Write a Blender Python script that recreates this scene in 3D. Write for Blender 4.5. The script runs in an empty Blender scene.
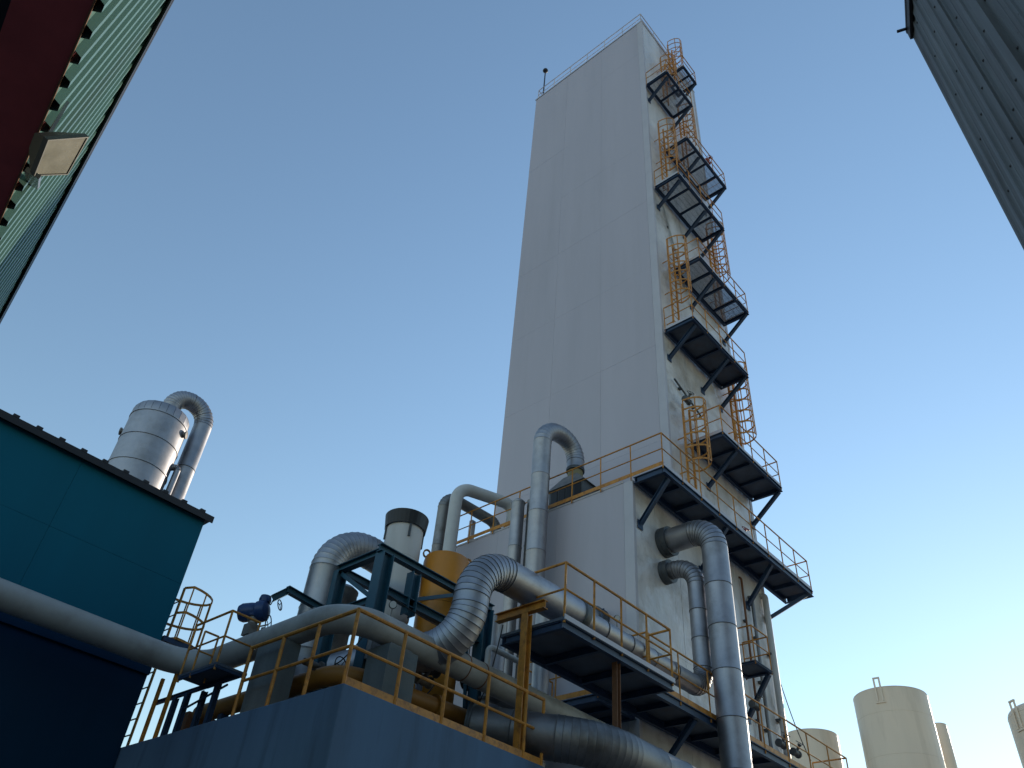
import bpy, math, random
from mathutils import Vector, Matrix
random.seed(7)
R = math.radians
scene = bpy.context.scene
col = scene.collection

# ------------------------------------------------------------------ camera
cam_d = bpy.data.cameras.new('camera')
cam_d.sensor_width = 36.0
cam_d.lens = 801.93 / 1024 * 36.0
cam_d.clip_end = 6000
cam = bpy.data.objects.new('camera', cam_d)
col.objects.link(cam)
YAW, PITCH, ROLL = 0.789679, 0.702661, 0.0958818
fw = Vector((math.cos(PITCH)*math.sin(YAW), math.cos(PITCH)*math.cos(YAW), math.sin(PITCH)))
rt = Vector((math.cos(YAW), -math.sin(YAW), 0))
up = rt.cross(fw)
r2 = rt*math.cos(ROLL) + up*math.sin(ROLL)
u2 = up*math.cos(ROLL) - rt*math.sin(ROLL)
mw = Matrix((r2, u2, -fw)).transposed().to_4x4()
mw.translation = (0, 0, 1.6)
cam.matrix_world = mw
scene.camera = cam

# ------------------------------------------------------------------ sky, sun, exposure
SUN_AZ, SUN_EL = 6.1, 17.6            # degrees; azimuth from +X towards +Y
world = bpy.data.worlds.new('World')
scene.world = world
world.use_nodes = True
wn = world.node_tree
wn.nodes.clear()
sky = wn.nodes.new('ShaderNodeTexSky')
sky.sky_type = 'NISHITA'
sky.sun_disc = False
sky.sun_elevation = R(SUN_EL)
sky.sun_rotation = R(90 - SUN_AZ)
sky.altitude = 50
sky.air_density = 1.5
sky.dust_density = 0.05
sky.ozone_density = 2.6
bg = wn.nodes.new('ShaderNodeBackground')
bg.inputs['Strength'].default_value = 0.135
wo = wn.nodes.new('ShaderNodeOutputWorld')
wn.links.new(sky.outputs[0], bg.inputs['Color'])
wn.links.new(bg.outputs[0], wo.inputs['Surface'])
sun_d = bpy.data.lights.new('sun', 'SUN')
sun_d.energy = 2.2
sun_d.angle = R(0.5)
sun_d.color = (1.0, 0.86, 0.68)
sun = bpy.data.objects.new('sun', sun_d)
col.objects.link(sun)
sdir = Vector((math.cos(R(SUN_EL))*math.cos(R(SUN_AZ)), math.cos(R(SUN_EL))*math.sin(R(SUN_AZ)), math.sin(R(SUN_EL))))
sun.rotation_euler = sdir.to_track_quat('Z', 'Y').to_euler()
sun.location = (0, 0, 80)
scene.view_settings.view_transform = 'Standard'
scene.view_settings.look = 'None'
scene.view_settings.exposure = 0.60
scene.view_settings.gamma = 1.0
scene.view_settings.use_curve_mapping = False

# ------------------------------------------------------------------ materials
MATS = {}
def mat(key, rgb, rough=0.6, metal=0.0, var=0.12, scale=1.5, bump=0.0, bscale=30.0,
        dirt=None, dirt_amt=0.0, dirt_scale=0.8, streak=False, rust=0.0, spec=0.4, bdist=0.02, dirt_round=False):
    m = bpy.data.materials.new(key)
    m.use_nodes = True
    nt = m.node_tree
    b = nt.nodes['Principled BSDF']
    b.inputs['Metallic'].default_value = metal
    b.inputs['Specular IOR Level'].default_value = spec
    geo = nt.nodes.new('ShaderNodeNewGeometry')
    src = geo.outputs['Position']
    if streak:
        mp = nt.nodes.new('ShaderNodeMapping')
        mp.inputs['Scale'].default_value = (1, 1, 0.12)
        nt.links.new(src, mp.inputs['Vector'])
        ssrc = mp.outputs[0]
    else:
        ssrc = src
    n1 = nt.nodes.new('ShaderNodeTexNoise')
    n1.inputs['Scale'].default_value = scale
    n1.inputs['Detail'].default_value = 6
    n1.inputs['Roughness'].default_value = 0.6
    nt.links.new(ssrc, n1.inputs['Vector'])
    mr = nt.nodes.new('ShaderNodeMapRange')
    mr.inputs['From Min'].default_value = 0.3
    mr.inputs['From Max'].default_value = 0.7
    mr.inputs['To Min'].default_value = 1 - var
    mr.inputs['To Max'].default_value = 1 + var
    nt.links.new(n1.outputs[0], mr.inputs[0])
    mul = nt.nodes.new('ShaderNodeVectorMath'); mul.operation = 'SCALE'
    mul.inputs[0].default_value = rgb
    nt.links.new(mr.outputs[0], mul.inputs['Scale'])
    out = mul.outputs[0]
    if dirt is not None:
        n2 = nt.nodes.new('ShaderNodeTexNoise')
        n2.inputs['Scale'].default_value = dirt_scale
        n2.inputs['Detail'].default_value = 8
        n2.inputs['Roughness'].default_value = 0.68
        nt.links.new(src if dirt_round else ssrc, n2.inputs['Vector'])
        r2_ = nt.nodes.new('ShaderNodeMapRange')
        r2_.inputs['From Min'].default_value = 0.5
        r2_.inputs['From Max'].default_value = 0.72
        r2_.inputs['To Max'].default_value = dirt_amt
        nt.links.new(n2.outputs[0], r2_.inputs[0])
        mx = nt.nodes.new('ShaderNodeMix'); mx.data_type = 'RGBA'
        nt.links.new(r2_.outputs[0], mx.inputs['Factor'])
        nt.links.new(out, mx.inputs['A'])
        mx.inputs['B'].default_value = (*dirt, 1)
        out = mx.outputs['Result']
    nt.links.new(out, b.inputs['Base Color'])
    rr = nt.nodes.new('ShaderNodeMapRange')
    rr.inputs['To Min'].default_value = max(0.02, rough - 0.1)
    rr.inputs['To Max'].default_value = min(1, rough + 0.1)
    nt.links.new(n1.outputs[0], rr.inputs[0])
    nt.links.new(rr.outputs[0], b.inputs['Roughness'])
    if bump > 0:
        n3 = nt.nodes.new('ShaderNodeTexNoise')
        n3.inputs['Scale'].default_value = bscale
        n3.inputs['Detail'].default_value = 3
        nt.links.new(src, n3.inputs['Vector'])
        bp = nt.nodes.new('ShaderNodeBump')
        bp.inputs['Strength'].default_value = bump
        bp.inputs['Distance'].default_value = bdist
        nt.links.new(n3.outputs[0], bp.inputs['Height'])
        nt.links.new(bp.outputs[0], b.inputs['Normal'])
    MATS[key] = m
    return m

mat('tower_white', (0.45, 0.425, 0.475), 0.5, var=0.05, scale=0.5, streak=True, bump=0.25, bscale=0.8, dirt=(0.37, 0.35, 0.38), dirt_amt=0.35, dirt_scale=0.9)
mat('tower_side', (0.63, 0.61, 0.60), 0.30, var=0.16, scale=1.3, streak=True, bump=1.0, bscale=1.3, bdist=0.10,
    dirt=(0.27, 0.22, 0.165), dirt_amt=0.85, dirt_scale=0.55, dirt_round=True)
mat('trim_white', (0.48, 0.47, 0.51), 0.5, var=0.05)
mat('roof_membrane', (0.35, 0.35, 0.34), 0.8)
mat('aluminium', (0.36, 0.36, 0.385), 0.52, metal=1.0, var=0.14, scale=3.0, bump=0.12, bscale=7,
    dirt=(0.20, 0.19, 0.18), dirt_amt=0.5, dirt_scale=1.6)
mat('dull_aluminium', (0.24, 0.24, 0.245), 0.56, metal=1.0, var=0.18, scale=2.5, bump=0.2, bscale=6,
    dirt=(0.12, 0.11, 0.10), dirt_amt=0.7, dirt_scale=1.3)
mat('sealant', (0.09, 0.09, 0.095), 0.7, var=0.2)
mat('flange_steel', (0.10, 0.11, 0.12), 0.55, metal=0.6, var=0.2, scale=4)
mat('pipe_grey', (0.34, 0.34, 0.33), 0.5, var=0.1, scale=1.4, dirt=(0.16, 0.14, 0.12), dirt_amt=0.6, dirt_scale=1.1, bump=0.1, bscale=5)
mat('pipe_white', (0.50, 0.50, 0.49), 0.45, var=0.06, scale=2, dirt=(0.25, 0.22, 0.18), dirt_amt=0.4)
mat('yellow_paint', (0.50, 0.215, 0.034), 0.5, var=0.25, scale=5, dirt=(0.15, 0.055, 0.022), dirt_amt=0.9, dirt_scale=7)
mat('vessel_yellow', (0.52, 0.205, 0.018), 0.45, var=0.1, scale=1.2, dirt=(0.25, 0.12, 0.03), dirt_amt=0.5, dirt_scale=1.0)
mat('pipe_ochre', (0.30, 0.13, 0.02), 0.5, var=0.15, scale=2.5, dirt=(0.10, 0.05, 0.02), dirt_amt=0.6)
mat('navy_steel', (0.022, 0.048, 0.100), 0.5, var=0.2, scale=3)
mat('deck_plate', (0.085, 0.105, 0.140), 0.6, var=0.25, scale=2.5, dirt=(0.12, 0.07, 0.04), dirt_amt=0.4, dirt_scale=2)
mat('grating', (0.15, 0.155, 0.17), 0.55, metal=0.3, var=0.15)
mat('frame_blue', (0.018, 0.075, 0.115), 0.45, var=0.2, scale=3, dirt=(0.03, 0.03, 0.03), dirt_amt=0.5, dirt_scale=3)
mat('teal_wall', (0.001, 0.100, 0.160), 0.6, var=0.08, scale=0.8, streak=True, spec=0.15)
mat('navy_wall', (0.001, 0.026, 0.065), 0.6, var=0.12, scale=0.8, streak=True, spec=0.15)
mat('dark_flashing', (0.014, 0.014, 0.018), 0.5, var=0.2)
mat('blue_wall', (0.068, 0.138, 0.245), 0.75, var=0.2, scale=0.9, streak=True, dirt=(0.034, 0.066, 0.115), dirt_amt=0.85, dirt_scale=1.6, bump=0.15, bscale=3)
mat('roof_concrete', (0.16, 0.16, 0.16), 0.9, var=0.2)
mat('plinth_concrete', (0.13, 0.15, 0.155), 0.85, var=0.15, scale=2, dirt=(0.06, 0.07, 0.07), dirt_amt=0.6, streak=True, bump=0.3, bscale=14)
mat('stack_white', (0.54, 0.53, 0.53), 0.5, var=0.07, scale=1.5, streak=True, dirt=(0.20, 0.19, 0.17), dirt_amt=0.5)
mat('black_paint', (0.012, 0.012, 0.014), 0.45, var=0.2)
mat('actuator_blue', (0.012, 0.040, 0.130), 0.4, var=0.15)
mat('valve_grey', (0.20, 0.19, 0.18), 0.5, metal=0.3, var=0.2, scale=5, dirt=(0.12, 0.06, 0.03), dirt_amt=0.6, dirt_scale=6)
mat('valve_red', (0.28, 0.05, 0.03), 0.5, var=0.2)
mat('sheet_green', (0.125, 0.245, 0.205), 0.36, var=0.1, scale=2.0, streak=True, dirt=(0.12, 0.15, 0.11), dirt_amt=0.35, dirt_scale=1.2)
mat('soffit_red', (0.42, 0.075, 0.075), 0.6, var=0.15, scale=2)
mat('lip_brown', (0.20, 0.10, 0.05), 0.6, var=0.2, scale=6)
mat('sheet_slate', (0.090, 0.106, 0.122), 0.55, var=0.32, scale=2.2, streak=True, dirt=(0.045, 0.042, 0.045), dirt_amt=0.8, dirt_scale=1.8)
mat('tank_cream', (0.70, 0.60, 0.48), 0.45, var=0.06, scale=0.4, streak=True, dirt=(0.25, 0.20, 0.14), dirt_amt=0.45, dirt_scale=0.5)
mat('lamp_glass', (0.25, 0.24, 0.19), 0.25, var=0.08, scale=8)
mat('lamp_housing', (0.13, 0.13, 0.12), 0.5, metal=0.3)
mat('neck_olive', (0.22, 0.19, 0.10), 0.6, var=0.2)
mat('rust_brown', (0.17, 0.075, 0.035), 0.7, var=0.25, scale=5)
mat('ground', (0.125, 0.130, 0.140), 0.9, var=0.15, scale=0.3)
mat('cable_black', (0.02, 0.02, 0.02), 0.6)

# ------------------------------------------------------------------ builders
def mesh_obj(name, verts, faces, m, parent=None, smooth=None, origin=None):
    me = bpy.data.meshes.new(name)
    off = Vector((0, 0, 0))
    if parent is not None:
        off = ORG[parent.name]
    elif origin is not None:
        off = Vector(origin)
    me.from_pydata([Vector(v) - off for v in verts], [], faces)
    me.materials.append(MATS[m])
    me.validate()
    if smooth is not None:
        me.shade_smooth()
        me.set_sharp_from_angle(angle=R(smooth))
    o = bpy.data.objects.new(name, me)
    col.objects.link(o)
    if parent is not None:
        o.parent = parent
        ORG[o.name] = off              # children share the thing's origin
    else:
        o.location = off
        ORG[o.name] = off
    return o
ORG = {}
def thing(name, label, cat, loc, group=None):
    o = bpy.data.objects.new(name, None)
    o.empty_display_size = 0.3
    col.objects.link(o)
    o.location = loc
    ORG[o.name] = Vector(loc)
    tag(o, label, cat, group)
    return o
def tag(o, label, cat, group=None):
    o['label'] = label; o['category'] = cat
    if group: o['group'] = group
    return o

class MB:
    def __init__(s): s.v = []; s.f = []
    def add(s, vs, fs):
        k = len(s.v)
        s.v += [Vector(v) for v in vs]
        s.f += [tuple(i + k for i in f) for f in fs]
        return s
    def box(s, a, b):
        x0, y0, z0 = a; x1, y1, z1 = b
        if x0 > x1: x0, x1 = x1, x0
        if y0 > y1: y0, y1 = y1, y0
        if z0 > z1: z0, z1 = z1, z0
        return s.add([(x0,y0,z0),(x1,y0,z0),(x1,y1,z0),(x0,y1,z0),(x0,y0,z1),(x1,y0,z1),(x1,y1,z1),(x0,y1,z1)],
              [(0,3,2,1),(4,5,6,7),(0,1,5,4),(1,2,6,5),(2,3,7,6),(3,0,4,7)])
    def bar(s, p, q, w, h, upv=(0,0,1)):
        p, q = Vector(p), Vector(q)
        d = (q - p).normalized(); u = Vector(upv)
        if abs(d.dot(u)) > 0.98: u = Vector((1,0,0))
        sd = d.cross(u).normalized(); u = sd.cross(d)
        sd *= w/2; u *= h/2
        return s.add([p-sd-u, p+sd-u, p+sd+u, p-sd+u, q-sd-u, q+sd-u, q+sd+u, q-sd+u],
              [(0,1,2,3),(7,6,5,4),(4,5,1,0),(5,6,2,1),(6,7,3,2),(7,4,0,3)])
    def hbeam(s, p, q, w, h, t=0.02, upv=(0,0,1)):
        p, q = Vector(p), Vector(q)
        d = (q - p).normalized(); u = Vector(upv)
        if abs(d.dot(u)) > 0.98: u = Vector((1,0,0))
        sd = d.cross(u).normalized(); u = sd.cross(d)
        s.bar(p+u*(h/2-t/2), q+u*(h/2-t/2), w, t, u)
        s.bar(p-u*(h/2-t/2), q-u*(h/2-t/2), w, t, u)
        return s.bar(p, q, t, h-2*t, u)
    def rod(s, p, q, r, n=8, r2=None):
        p, q = Vector(p), Vector(q); r2 = r if r2 is None else r2
        d = (q - p).normalized(); u = Vector((0,0,1)) if abs(d.z) < 0.95 else Vector((1,0,0))
        a = d.cross(u).normalized(); b = d.cross(a)
        vs = []
        for c, rr in ((p, r), (q, r2)):
            for i in range(n):
                t = 2*math.pi*i/n
                vs.append(c + a*math.cos(t)*rr + b*math.sin(t)*rr)
        fs = [(i, i+n, (i+1)%n+n, (i+1)%n) for i in range(n)]
        fs += [tuple(range(n)), tuple(range(2*n-1, n-1, -1))]
        return s.add(vs, fs)
    def lathe(s, c, prof, n=32, axis=(0,0,1)):
        c = Vector(c); d = Vector(axis).normalized()
        u = Vector((0,0,1)) if abs(d.z) < 0.95 else Vector((1,0,0))
        a = d.cross(u).normalized(); b = d.cross(a)
        vs = []; fs = []
        for (r, h) in prof:
            for i in range(n):
                t = 2*math.pi*i/n
                vs.append(c + d*h + a*math.cos(t)*r + b*math.sin(t)*r)
        for k in range(len(prof)-1):
            for i in range(n):
                j = (i+1) % n
                fs.append((k*n+i, (k+1)*n+i, (k+1)*n+j, k*n+j))
        if prof[0][0] > 1e-4: fs.append(tuple(range(n)))
        if prof[-1][0] > 1e-4: fs.append(tuple(range(len(prof)*n-1, (len(prof)-1)*n-1, -1)))
        return s.add(vs, fs)
    def path(s, pts, r, n=8, closed=False):
        pts = [Vector(p) for p in pts]
        for i in range(len(pts)-1): s.rod(pts[i], pts[i+1], r, n)
        return s
    def build(s, name, m, parent=None, smooth=None, origin=None):
        return mesh_obj(name, s.v, s.f, m, parent, smooth, origin)

def B(): return MB()

def fillet(pts, rad, step=0.0, nb=None):
    """polyline with rounded corners; returns list of (point, is_bend)"""
    pts = [Vector(p) for p in pts]
    rads = rad if isinstance(rad, (list, tuple)) else [rad]*(len(pts)-2)
    out = [('S', pts[0])]
    for i in range(1, len(pts)-1):
        a = (pts[i-1]-pts[i]).normalized(); b = (pts[i+1]-pts[i]).normalized()
        ang = a.angle(b); r = rads[i-1]
        t = r / math.tan(ang/2)
        s0 = pts[i] + a*t; s1 = pts[i] + b*t
        c = pts[i] + (a+b).normalized() * (r / math.sin(ang/2))
        tot = math.pi - ang
        k = nb or max(3, int(round(tot / R(10))))
        v0 = (s0 - c); ax = v0.cross(s1 - c).normalized()
        out.append(('B', s0))
        for j in range(1, k):
            out.append(('B', c + Matrix.Rotation(tot*j/k, 3, ax) @ v0))
        out.append(('E', s1))
    out.append(('S', pts[-1]))
    return out

def frames(P):
    n = len(P); T = []
    for i in range(n):
        if i == 0: t = P[1]-P[0]
        elif i == n-1: t = P[-1]-P[-2]
        else: t = (P[i+1]-P[i]).normalized() + (P[i]-P[i-1]).normalized()
        T.append(t.normalized())
    u = Vector((0,0,1)) if abs(T[0].z) < 0.9 else Vector((1,0,0))
    a = T[0].cross(u).normalized(); F = []
    for i in range(n):
        a = (a - T[i]*a.dot(T[i])).normalized()
        F.append((a.copy(), T[i].cross(a)))
    return F

def tube_rings(P, F, rr, n):
    vs = []
    for p, (a, b), r in zip(P, F, rr):
        for i in range(n):
            t = 2*math.pi*i/n
            vs.append(p + a*math.cos(t)*r + b*math.sin(t)*r)
    fs = []
    for k in range(len(P)-1):
        for i in range(n):
            j = (i+1) % n
            fs.append((k*n+i, k*n+j, (k+1)*n+j, (k+1)*n+i))
    return vs, fs

def clad_pipe(root, pts, r, rad, m='aluminium', seg=0.95, n=24, nb=None, lap=0.012, name='cladding_segment'):
    """insulated pipe: every cladding sleeve and elbow gore is a piece of its own, lapped over the next"""
    fl = fillet(pts, rad, nb=nb)
    P = []
    for i, (k, p) in enumerate(fl):
        P.append(p)
        if i+1 < len(fl) and (k in ('S', 'E')):
            q = fl[i+1][1]; L = (q-p).length; c = max(1, int(round(L/seg)))
            for j in range(1, c): P.append(p + (q-p)*j/c)
    F = frames(P)
    for i in range(len(P)-1):
        d = (P[i+1]-P[i])
        if d.length < 1e-4: continue
        dn = d.normalized()
        g = random.uniform(-0.003, 0.003)
        bend = d.length < 0.30
        e = 0.007 if bend else 0.014
        lp = lap*0.7 if bend else lap
        vs, fs = tube_rings([P[i], P[i+1]-dn*min(0.03, d.length*0.3), P[i+1], P[i+1], P[i+1]+dn*e, P[i+1]+dn*e], [F[i]] + [F[i+1]]*5,
                            [r+g, r+g, r+lp+g, r+lp*0.8+g, r+lp*0.8+g, r-0.01], n)
        o = mesh_obj(name, vs, fs, m, root, smooth=40)
        o.data.materials.append(MATS['sealant'])
        for k in range(3*n, 5*n): o.data.polygons[k].material_index = 1
    return P

def smooth_pipe(root, pts, r, rad, m, n=24, nb=None, name='pipe_body', caps=True):
    fl = fillet(pts, rad, nb=nb)
    P = [p for _, p in fl]
    F = frames(P)
    vs, fs = tube_rings(P, F, [r]*len(P), n)
    if caps:
        fs.append(tuple(range(n-1, -1, -1))); fs.append(tuple(range(len(vs)-n, len(vs))))
    return mesh_obj(name, vs, fs, m, root, smooth=50)

def flange(root, c, axis, r, t=0.06, m='flange_steel', name='flange'):
    a = Vector(axis).normalized()
    return B().lathe(Vector(c)-a*t/2, [(r, 0), (r, t*0.45), (r-0.012, t*0.5), (r, t*0.55), (r, t)], 28, a).build(name, m, root, smooth=40)

def railing(root, pts, spacing=1.2, h=1.1, m='yellow_paint', r=0.021, toe=True, mids=1, toe_m='yellow_paint', name='railing', skip_first=False):
    """top rail is the part; posts, knee rail and toe board are its pieces"""
    pts = [Vector(p) for p in pts]
    b = B()
    for i in range(len(pts)-1):
        b.rod(pts[i]+Vector((0,0,h)), pts[i+1]+Vector((0,0,h)), r*1.1, 8)
    rail = b.build(name, m, root, smooth=40)
    post_me = None
    posts = []
    for i in range(len(pts)-1):
        p, q = pts[i], pts[i+1]
        L = (q-p).length; c = max(1, int(round(L/spacing)))
        for j in range(c+1):
            if j == 0 and (i > 0 or skip_first): continue
            posts.append(p + (q-p)*j/c)
        for k in range(mids):
            z = h*(k+1)/(mids+1)
            B().rod(p+Vector((0,0,z)), q+Vector((0,0,z)), r*0.85, 6).build('knee_rail', m, rail, smooth=40)
        if toe:
            B().bar(p+Vector((0,0,0.06)), q+Vector((0,0,0.06)), 0.008, 0.12).build('toe_board', toe_m, rail)
    for p in posts:
        B().rod(p-Vector((0,0,0.12)), p+Vector((0,0,h)), r, 6).build('post', m, rail, smooth=40)
    return rail

def grating_panel(root, x0, x1, y0, y1, z):
    b = B()
    n = int((x1-x0)/0.042)
    for i in range(n):
        x = x0 + (i+0.5)*(x1-x0)/n
        b.box((x-0.004, y0, z-0.030), (x+0.004, y1, z))
    for j in range(6):
        y = y0 + (j+0.5)*(y1-y0)/6
        b.box((x0, y-0.005, z-0.010), (x1, y+0.005, z-0.002))
    o = b.build('grating_panel', 'grating', root)
    return o

def service_platform(label, x0, x1, y0, y1, z, brackets, plate=False, bays=4, rails=('front','left','right'), strut=1.25,
                     h=1.1, hb=0.16, cat='platform', group='service platforms up the side of the tower', toe_m='trim_white', toe=True):
    t = thing('service_platform', label, cat, ((x0+x1)/2, y1, z), group)
    zt = z - 0.03
    B().hbeam((x0, y0+0.05, zt-hb/2), (x1, y0+0.05, zt-hb/2), 0.10, hb, 0.014).build('edge_beam', 'navy_steel', t)
    B().hbeam((x0, y1-0.09, zt-hb/2), (x1, y1-0.09, zt-hb/2), 0.10, hb, 0.014).build('edge_beam', 'navy_steel', t)
    for xx in (x0+0.05, x1-0.05):
        B().hbeam((xx, y0+0.102, zt-hb/2), (xx, y1-0.142, zt-hb/2), 0.10, hb, 0.014).build('end_beam', 'navy_steel', t)
    for i in range(1, bays):
        xx = x0 + (x1-x0)*i/bays
        B().hbeam((xx, y0+0.102, zt-hb/2+0.02), (xx, y1-0.142, zt-hb/2+0.02), 0.07, hb-0.05, 0.01).build('joist', 'navy_steel', t)
    for i in range(bays):
        a = x0 + (x1-x0)*i/bays + 0.004; c = x0 + (x1-x0)*(i+1)/bays - 0.004
        if plate: B().box((a, y0, z-0.026), (c, y1-0.03, z-0.018)).build('deck_plate', 'deck_plate', t)
        else: grating_panel(t, a, c, y0+0.01, y1-0.03, z)
    for xb in brackets:
        xo, xb = xb if isinstance(xb, tuple) else (xb, xb)
        br = B().hbeam((xo, y0+0.10, zt-hb-0.02), (xb, y1-0.02, zt-hb-strut), 0.12, 0.12, 0.014).build('bracket', 'navy_steel', t)
        B().box((xb-0.12, y1-0.02, zt-hb-strut-0.16), (xb+0.12, y1-0.002, zt-hb-strut+0.10)).build('wall_plate', 'navy_steel', br)
    yr = y0 + 0.03
    pts = []
    if 'left' in rails: pts.append((x0+0.03, y1-0.06, z))
    pts.append((x0+0.03, yr, z)); pts.append((x1-0.03, yr, z))
    if 'right' in rails: pts.append((x1-0.03, y1-0.06, z))
    if rails: railing(t, pts, 1.05, h, toe=toe, toe_m=toe_m)
    return t

def caged_ladder(label, x, ywall, z0, z1, side='y', cage_from=2.0, hook=1.0, group='caged access ladders', w=0.42, depth=0.62, yl=None, m='yellow_paint', sgn=-1):
    """stiles, rungs, hoops and straps; ladder stands off the wall, cage bulges to -Y (or along X)"""
    yl = ywall - 0.28 if yl is None else yl
    t = thing('caged_ladder', label, 'ladder', (x, yl, z0), group)
    top = z1 + hook
    for s in (-1, 1):
        B().bar((x+s*w/2, yl, z0), (x+s*w/2, yl, top), 0.035, 0.075, (0,1,0)).build('stile', m, t)
    nr = int((z1-z0)/0.3)
    me = None
    for i in range(nr):
        z = z0 + 0.3*(i+1)
        if me is None:
            o = B().rod((x-w/2, yl, z), (x+w/2, yl, z), 0.014, 6).build('rung', m, t); me = o.data; zz = z
        else:
            o = bpy.data.objects.new('rung', me); col.objects.link(o); o.parent = t; o.location = (0, 0, z-zz)
    hz = []
    z = z0 + cage_from
    while z < top + 0.01:
        hz.append(z); z += 0.52
    if hz[-1] < top - 0.25: hz.append(top)
    def arc(zc, k=9):
        return [Vector((x - math.cos(math.pi*i/k)*0.36, yl + sgn*(0.10 + math.sin(math.pi*i/k)*depth), zc)) for i in range(k+1)]
    for z in hz:
        a = [Vector((x-w/2, yl, z))] + arc(z) + [Vector((x+w/2, yl, z))]
        b = B()
        for p, q in zip(a[:-1], a[1:]): b.bar(p, q, 0.014, 0.065)
        b.build('cage_hoop', m, t)
    for i in (0, 2, 4, 5, 7, 9):
        p = arc(hz[0])[i]; q = arc(hz[-1])[i]
        B().bar(p, q, 0.05, 0.010, (0.3,1,0)).build('cage_strap', m, t)
    for z in (z0 + 0.5, (z0+z1)/2, z1 - 0.3):
        for s in (-1, 1):
            B().bar((x+s*w/2, yl+0.04, z), (x+s*w/2, ywall, z), 0.012, 0.05).build('standoff', m, t)
    return t

# ------------------------------------------------------------------ ground
g = B().add([(-2500,-2500,0),(2500,-2500,0),(2500,2500,0),(-2500,2500,0)], [(0,1,2,3)]).build('ground', 'ground')
g['kind'] = 'structure'

# ------------------------------------------------------------------ tower
TX0, TX1, TY0, TY1, TZ = 18.30, 23.77, 10.79, 18.42, 46.2
tower = thing('tower', 'tall pale grey clad box tower with service platforms up its right side', 'tower', ((TX0+TX1)/2, (TY0+TY1)/2, 0))
B().box((TX0+0.07, TY0+0.07, 0), (TX1-0.07, TY1-0.07, TZ-0.05)).build('core', 'trim_white', tower)
G = 0.005
def panels_x(root, x, y0, y1, zs, ncol, m, t=0.06, sgn=1, name='wall_panel'):
    """cladding panels on a plane X = x"""
    for i in range(ncol):
        a = y0 + (y1-y0)*i/ncol + G/2; b = y0 + (y1-y0)*(i+1)/ncol - G/2
        for z0, z1 in zip(zs[:-1], zs[1:]):
            d = random.uniform(0, 0.002)
            B().box((x-sgn*d, a, z0+G/2), (x+sgn*t, b, z1-G/2)).build(name, m, root)
def panels_y(root, y, x0, x1, zs, ncol, m, t=0.06, sgn=1, name='wall_panel'):
    for i in range(ncol):
        a = x0 + (x1-x0)*i/ncol + G/2; b = x0 + (x1-x0)*(i+1)/ncol - G/2
        for z0, z1 in zip(zs[:-1], zs[1:]):
            d = random.uniform(0, 0.002)
            B().box((a, y-sgn*d, z0+G/2), (b, y+sgn*t, z1-G/2)).build(name, m, root)
zt_ = [14.62, 17.45, 21.7, 25.95, 30.2, 34.45, 38.7, 42.95, TZ-0.02]
zb_ = [0, 1.5, 5.75, 10.08, 14.62]
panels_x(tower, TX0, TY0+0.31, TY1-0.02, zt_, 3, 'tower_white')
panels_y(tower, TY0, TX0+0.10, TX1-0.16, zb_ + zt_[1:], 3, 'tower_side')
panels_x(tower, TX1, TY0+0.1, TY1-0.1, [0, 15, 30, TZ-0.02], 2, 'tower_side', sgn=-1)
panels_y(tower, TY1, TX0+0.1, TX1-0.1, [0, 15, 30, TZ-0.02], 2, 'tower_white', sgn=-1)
# corner trims
B().box((TX0-0.012, TY0-0.012, 14.43), (TX0+0.07, TY0+0.30, TZ)).box((TX0+0.071, TY0-0.012, 14.43), (TX0+0.10, TY0+0.06, TZ)).build('corner_trim', 'trim_white', tower)
B().box((TX1-0.15, TY0-0.014, 0), (TX1+0.012, TY0+0.09, TZ)).build('corner_trim', 'trim_white', tower)
B().box((TX0-0.03, TY0-0.03, TZ), (TX1+0.03, TY1+0.03, TZ+0.10)).build('roof_cap', 'trim_white', tower)
railing(tower, [(TX1-0.1, TY0+0.08, TZ+0.1), (TX0+0.08, TY0+0.08, TZ+0.1), (TX0+0.08, TY1-0.08, TZ+0.1), (TX1-0.1, TY1-0.08, TZ+0.1)], 1.25, 1.05, 'trim_white', 0.025, True, 1, 'trim_white', 'roof_railing')
# mast lamp on roof corner
t = thing('mast_lamp', 'small round headed lamp on a thin pole at the tower roof corner', 'lamp', (18.45, 18.0, TZ+0.10))
B().rod((18.45, 18.0, TZ+0.10), (18.45, 18.0, TZ+3.2), 0.045, 8, 0.035).build('pole', 'dark_flashing', t, 40)
B().lathe((18.45, 18.0, TZ+3.15), [(0.05,0),(0.13,0.04),(0.17,0.12),(0.15,0.20),(0.06,0.26),(0.0,0.28)], 16).build('lamp_head', 'dark_flashing', t, 40)

# ------------------------------------------------------------------ lower cold box block in front of the tower
BX0, BZ = 16.12, 14.62
blk = thing('annex_block', 'lower pale clad block projecting from the foot of the tower', 'building', ((BX0+TX0)/2, (TY0+TY1)/2, 0))
B().box((BX0+0.07, TY0+0.07, 0), (TX0+0.06, TY1-0.07, BZ-0.06)).build('core', 'trim_white', blk)
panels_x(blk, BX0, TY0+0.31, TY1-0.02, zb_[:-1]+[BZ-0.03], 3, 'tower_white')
panels_y(blk, TY0, BX0+0.10, TX0+0.09, zb_[:-1]+[BZ-0.03], 1, 'tower_side')
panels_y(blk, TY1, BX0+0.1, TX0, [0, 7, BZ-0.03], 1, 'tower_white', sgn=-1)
B().box((BX0-0.012, TY0-0.012, 0), (BX0+0.07, TY0+0.30, BZ-0.04)).box((BX0+0.071, TY0-0.012, 0), (BX0+0.10, TY0+0.06, BZ-0.04)).build('corner_trim', 'trim_white', blk)
B().box((BX0+0.2, TY0+0.2, BZ-0.059), (TX0-0.015, TY1, BZ-0.02)).build('roof', 'roof_membrane', blk)
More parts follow.
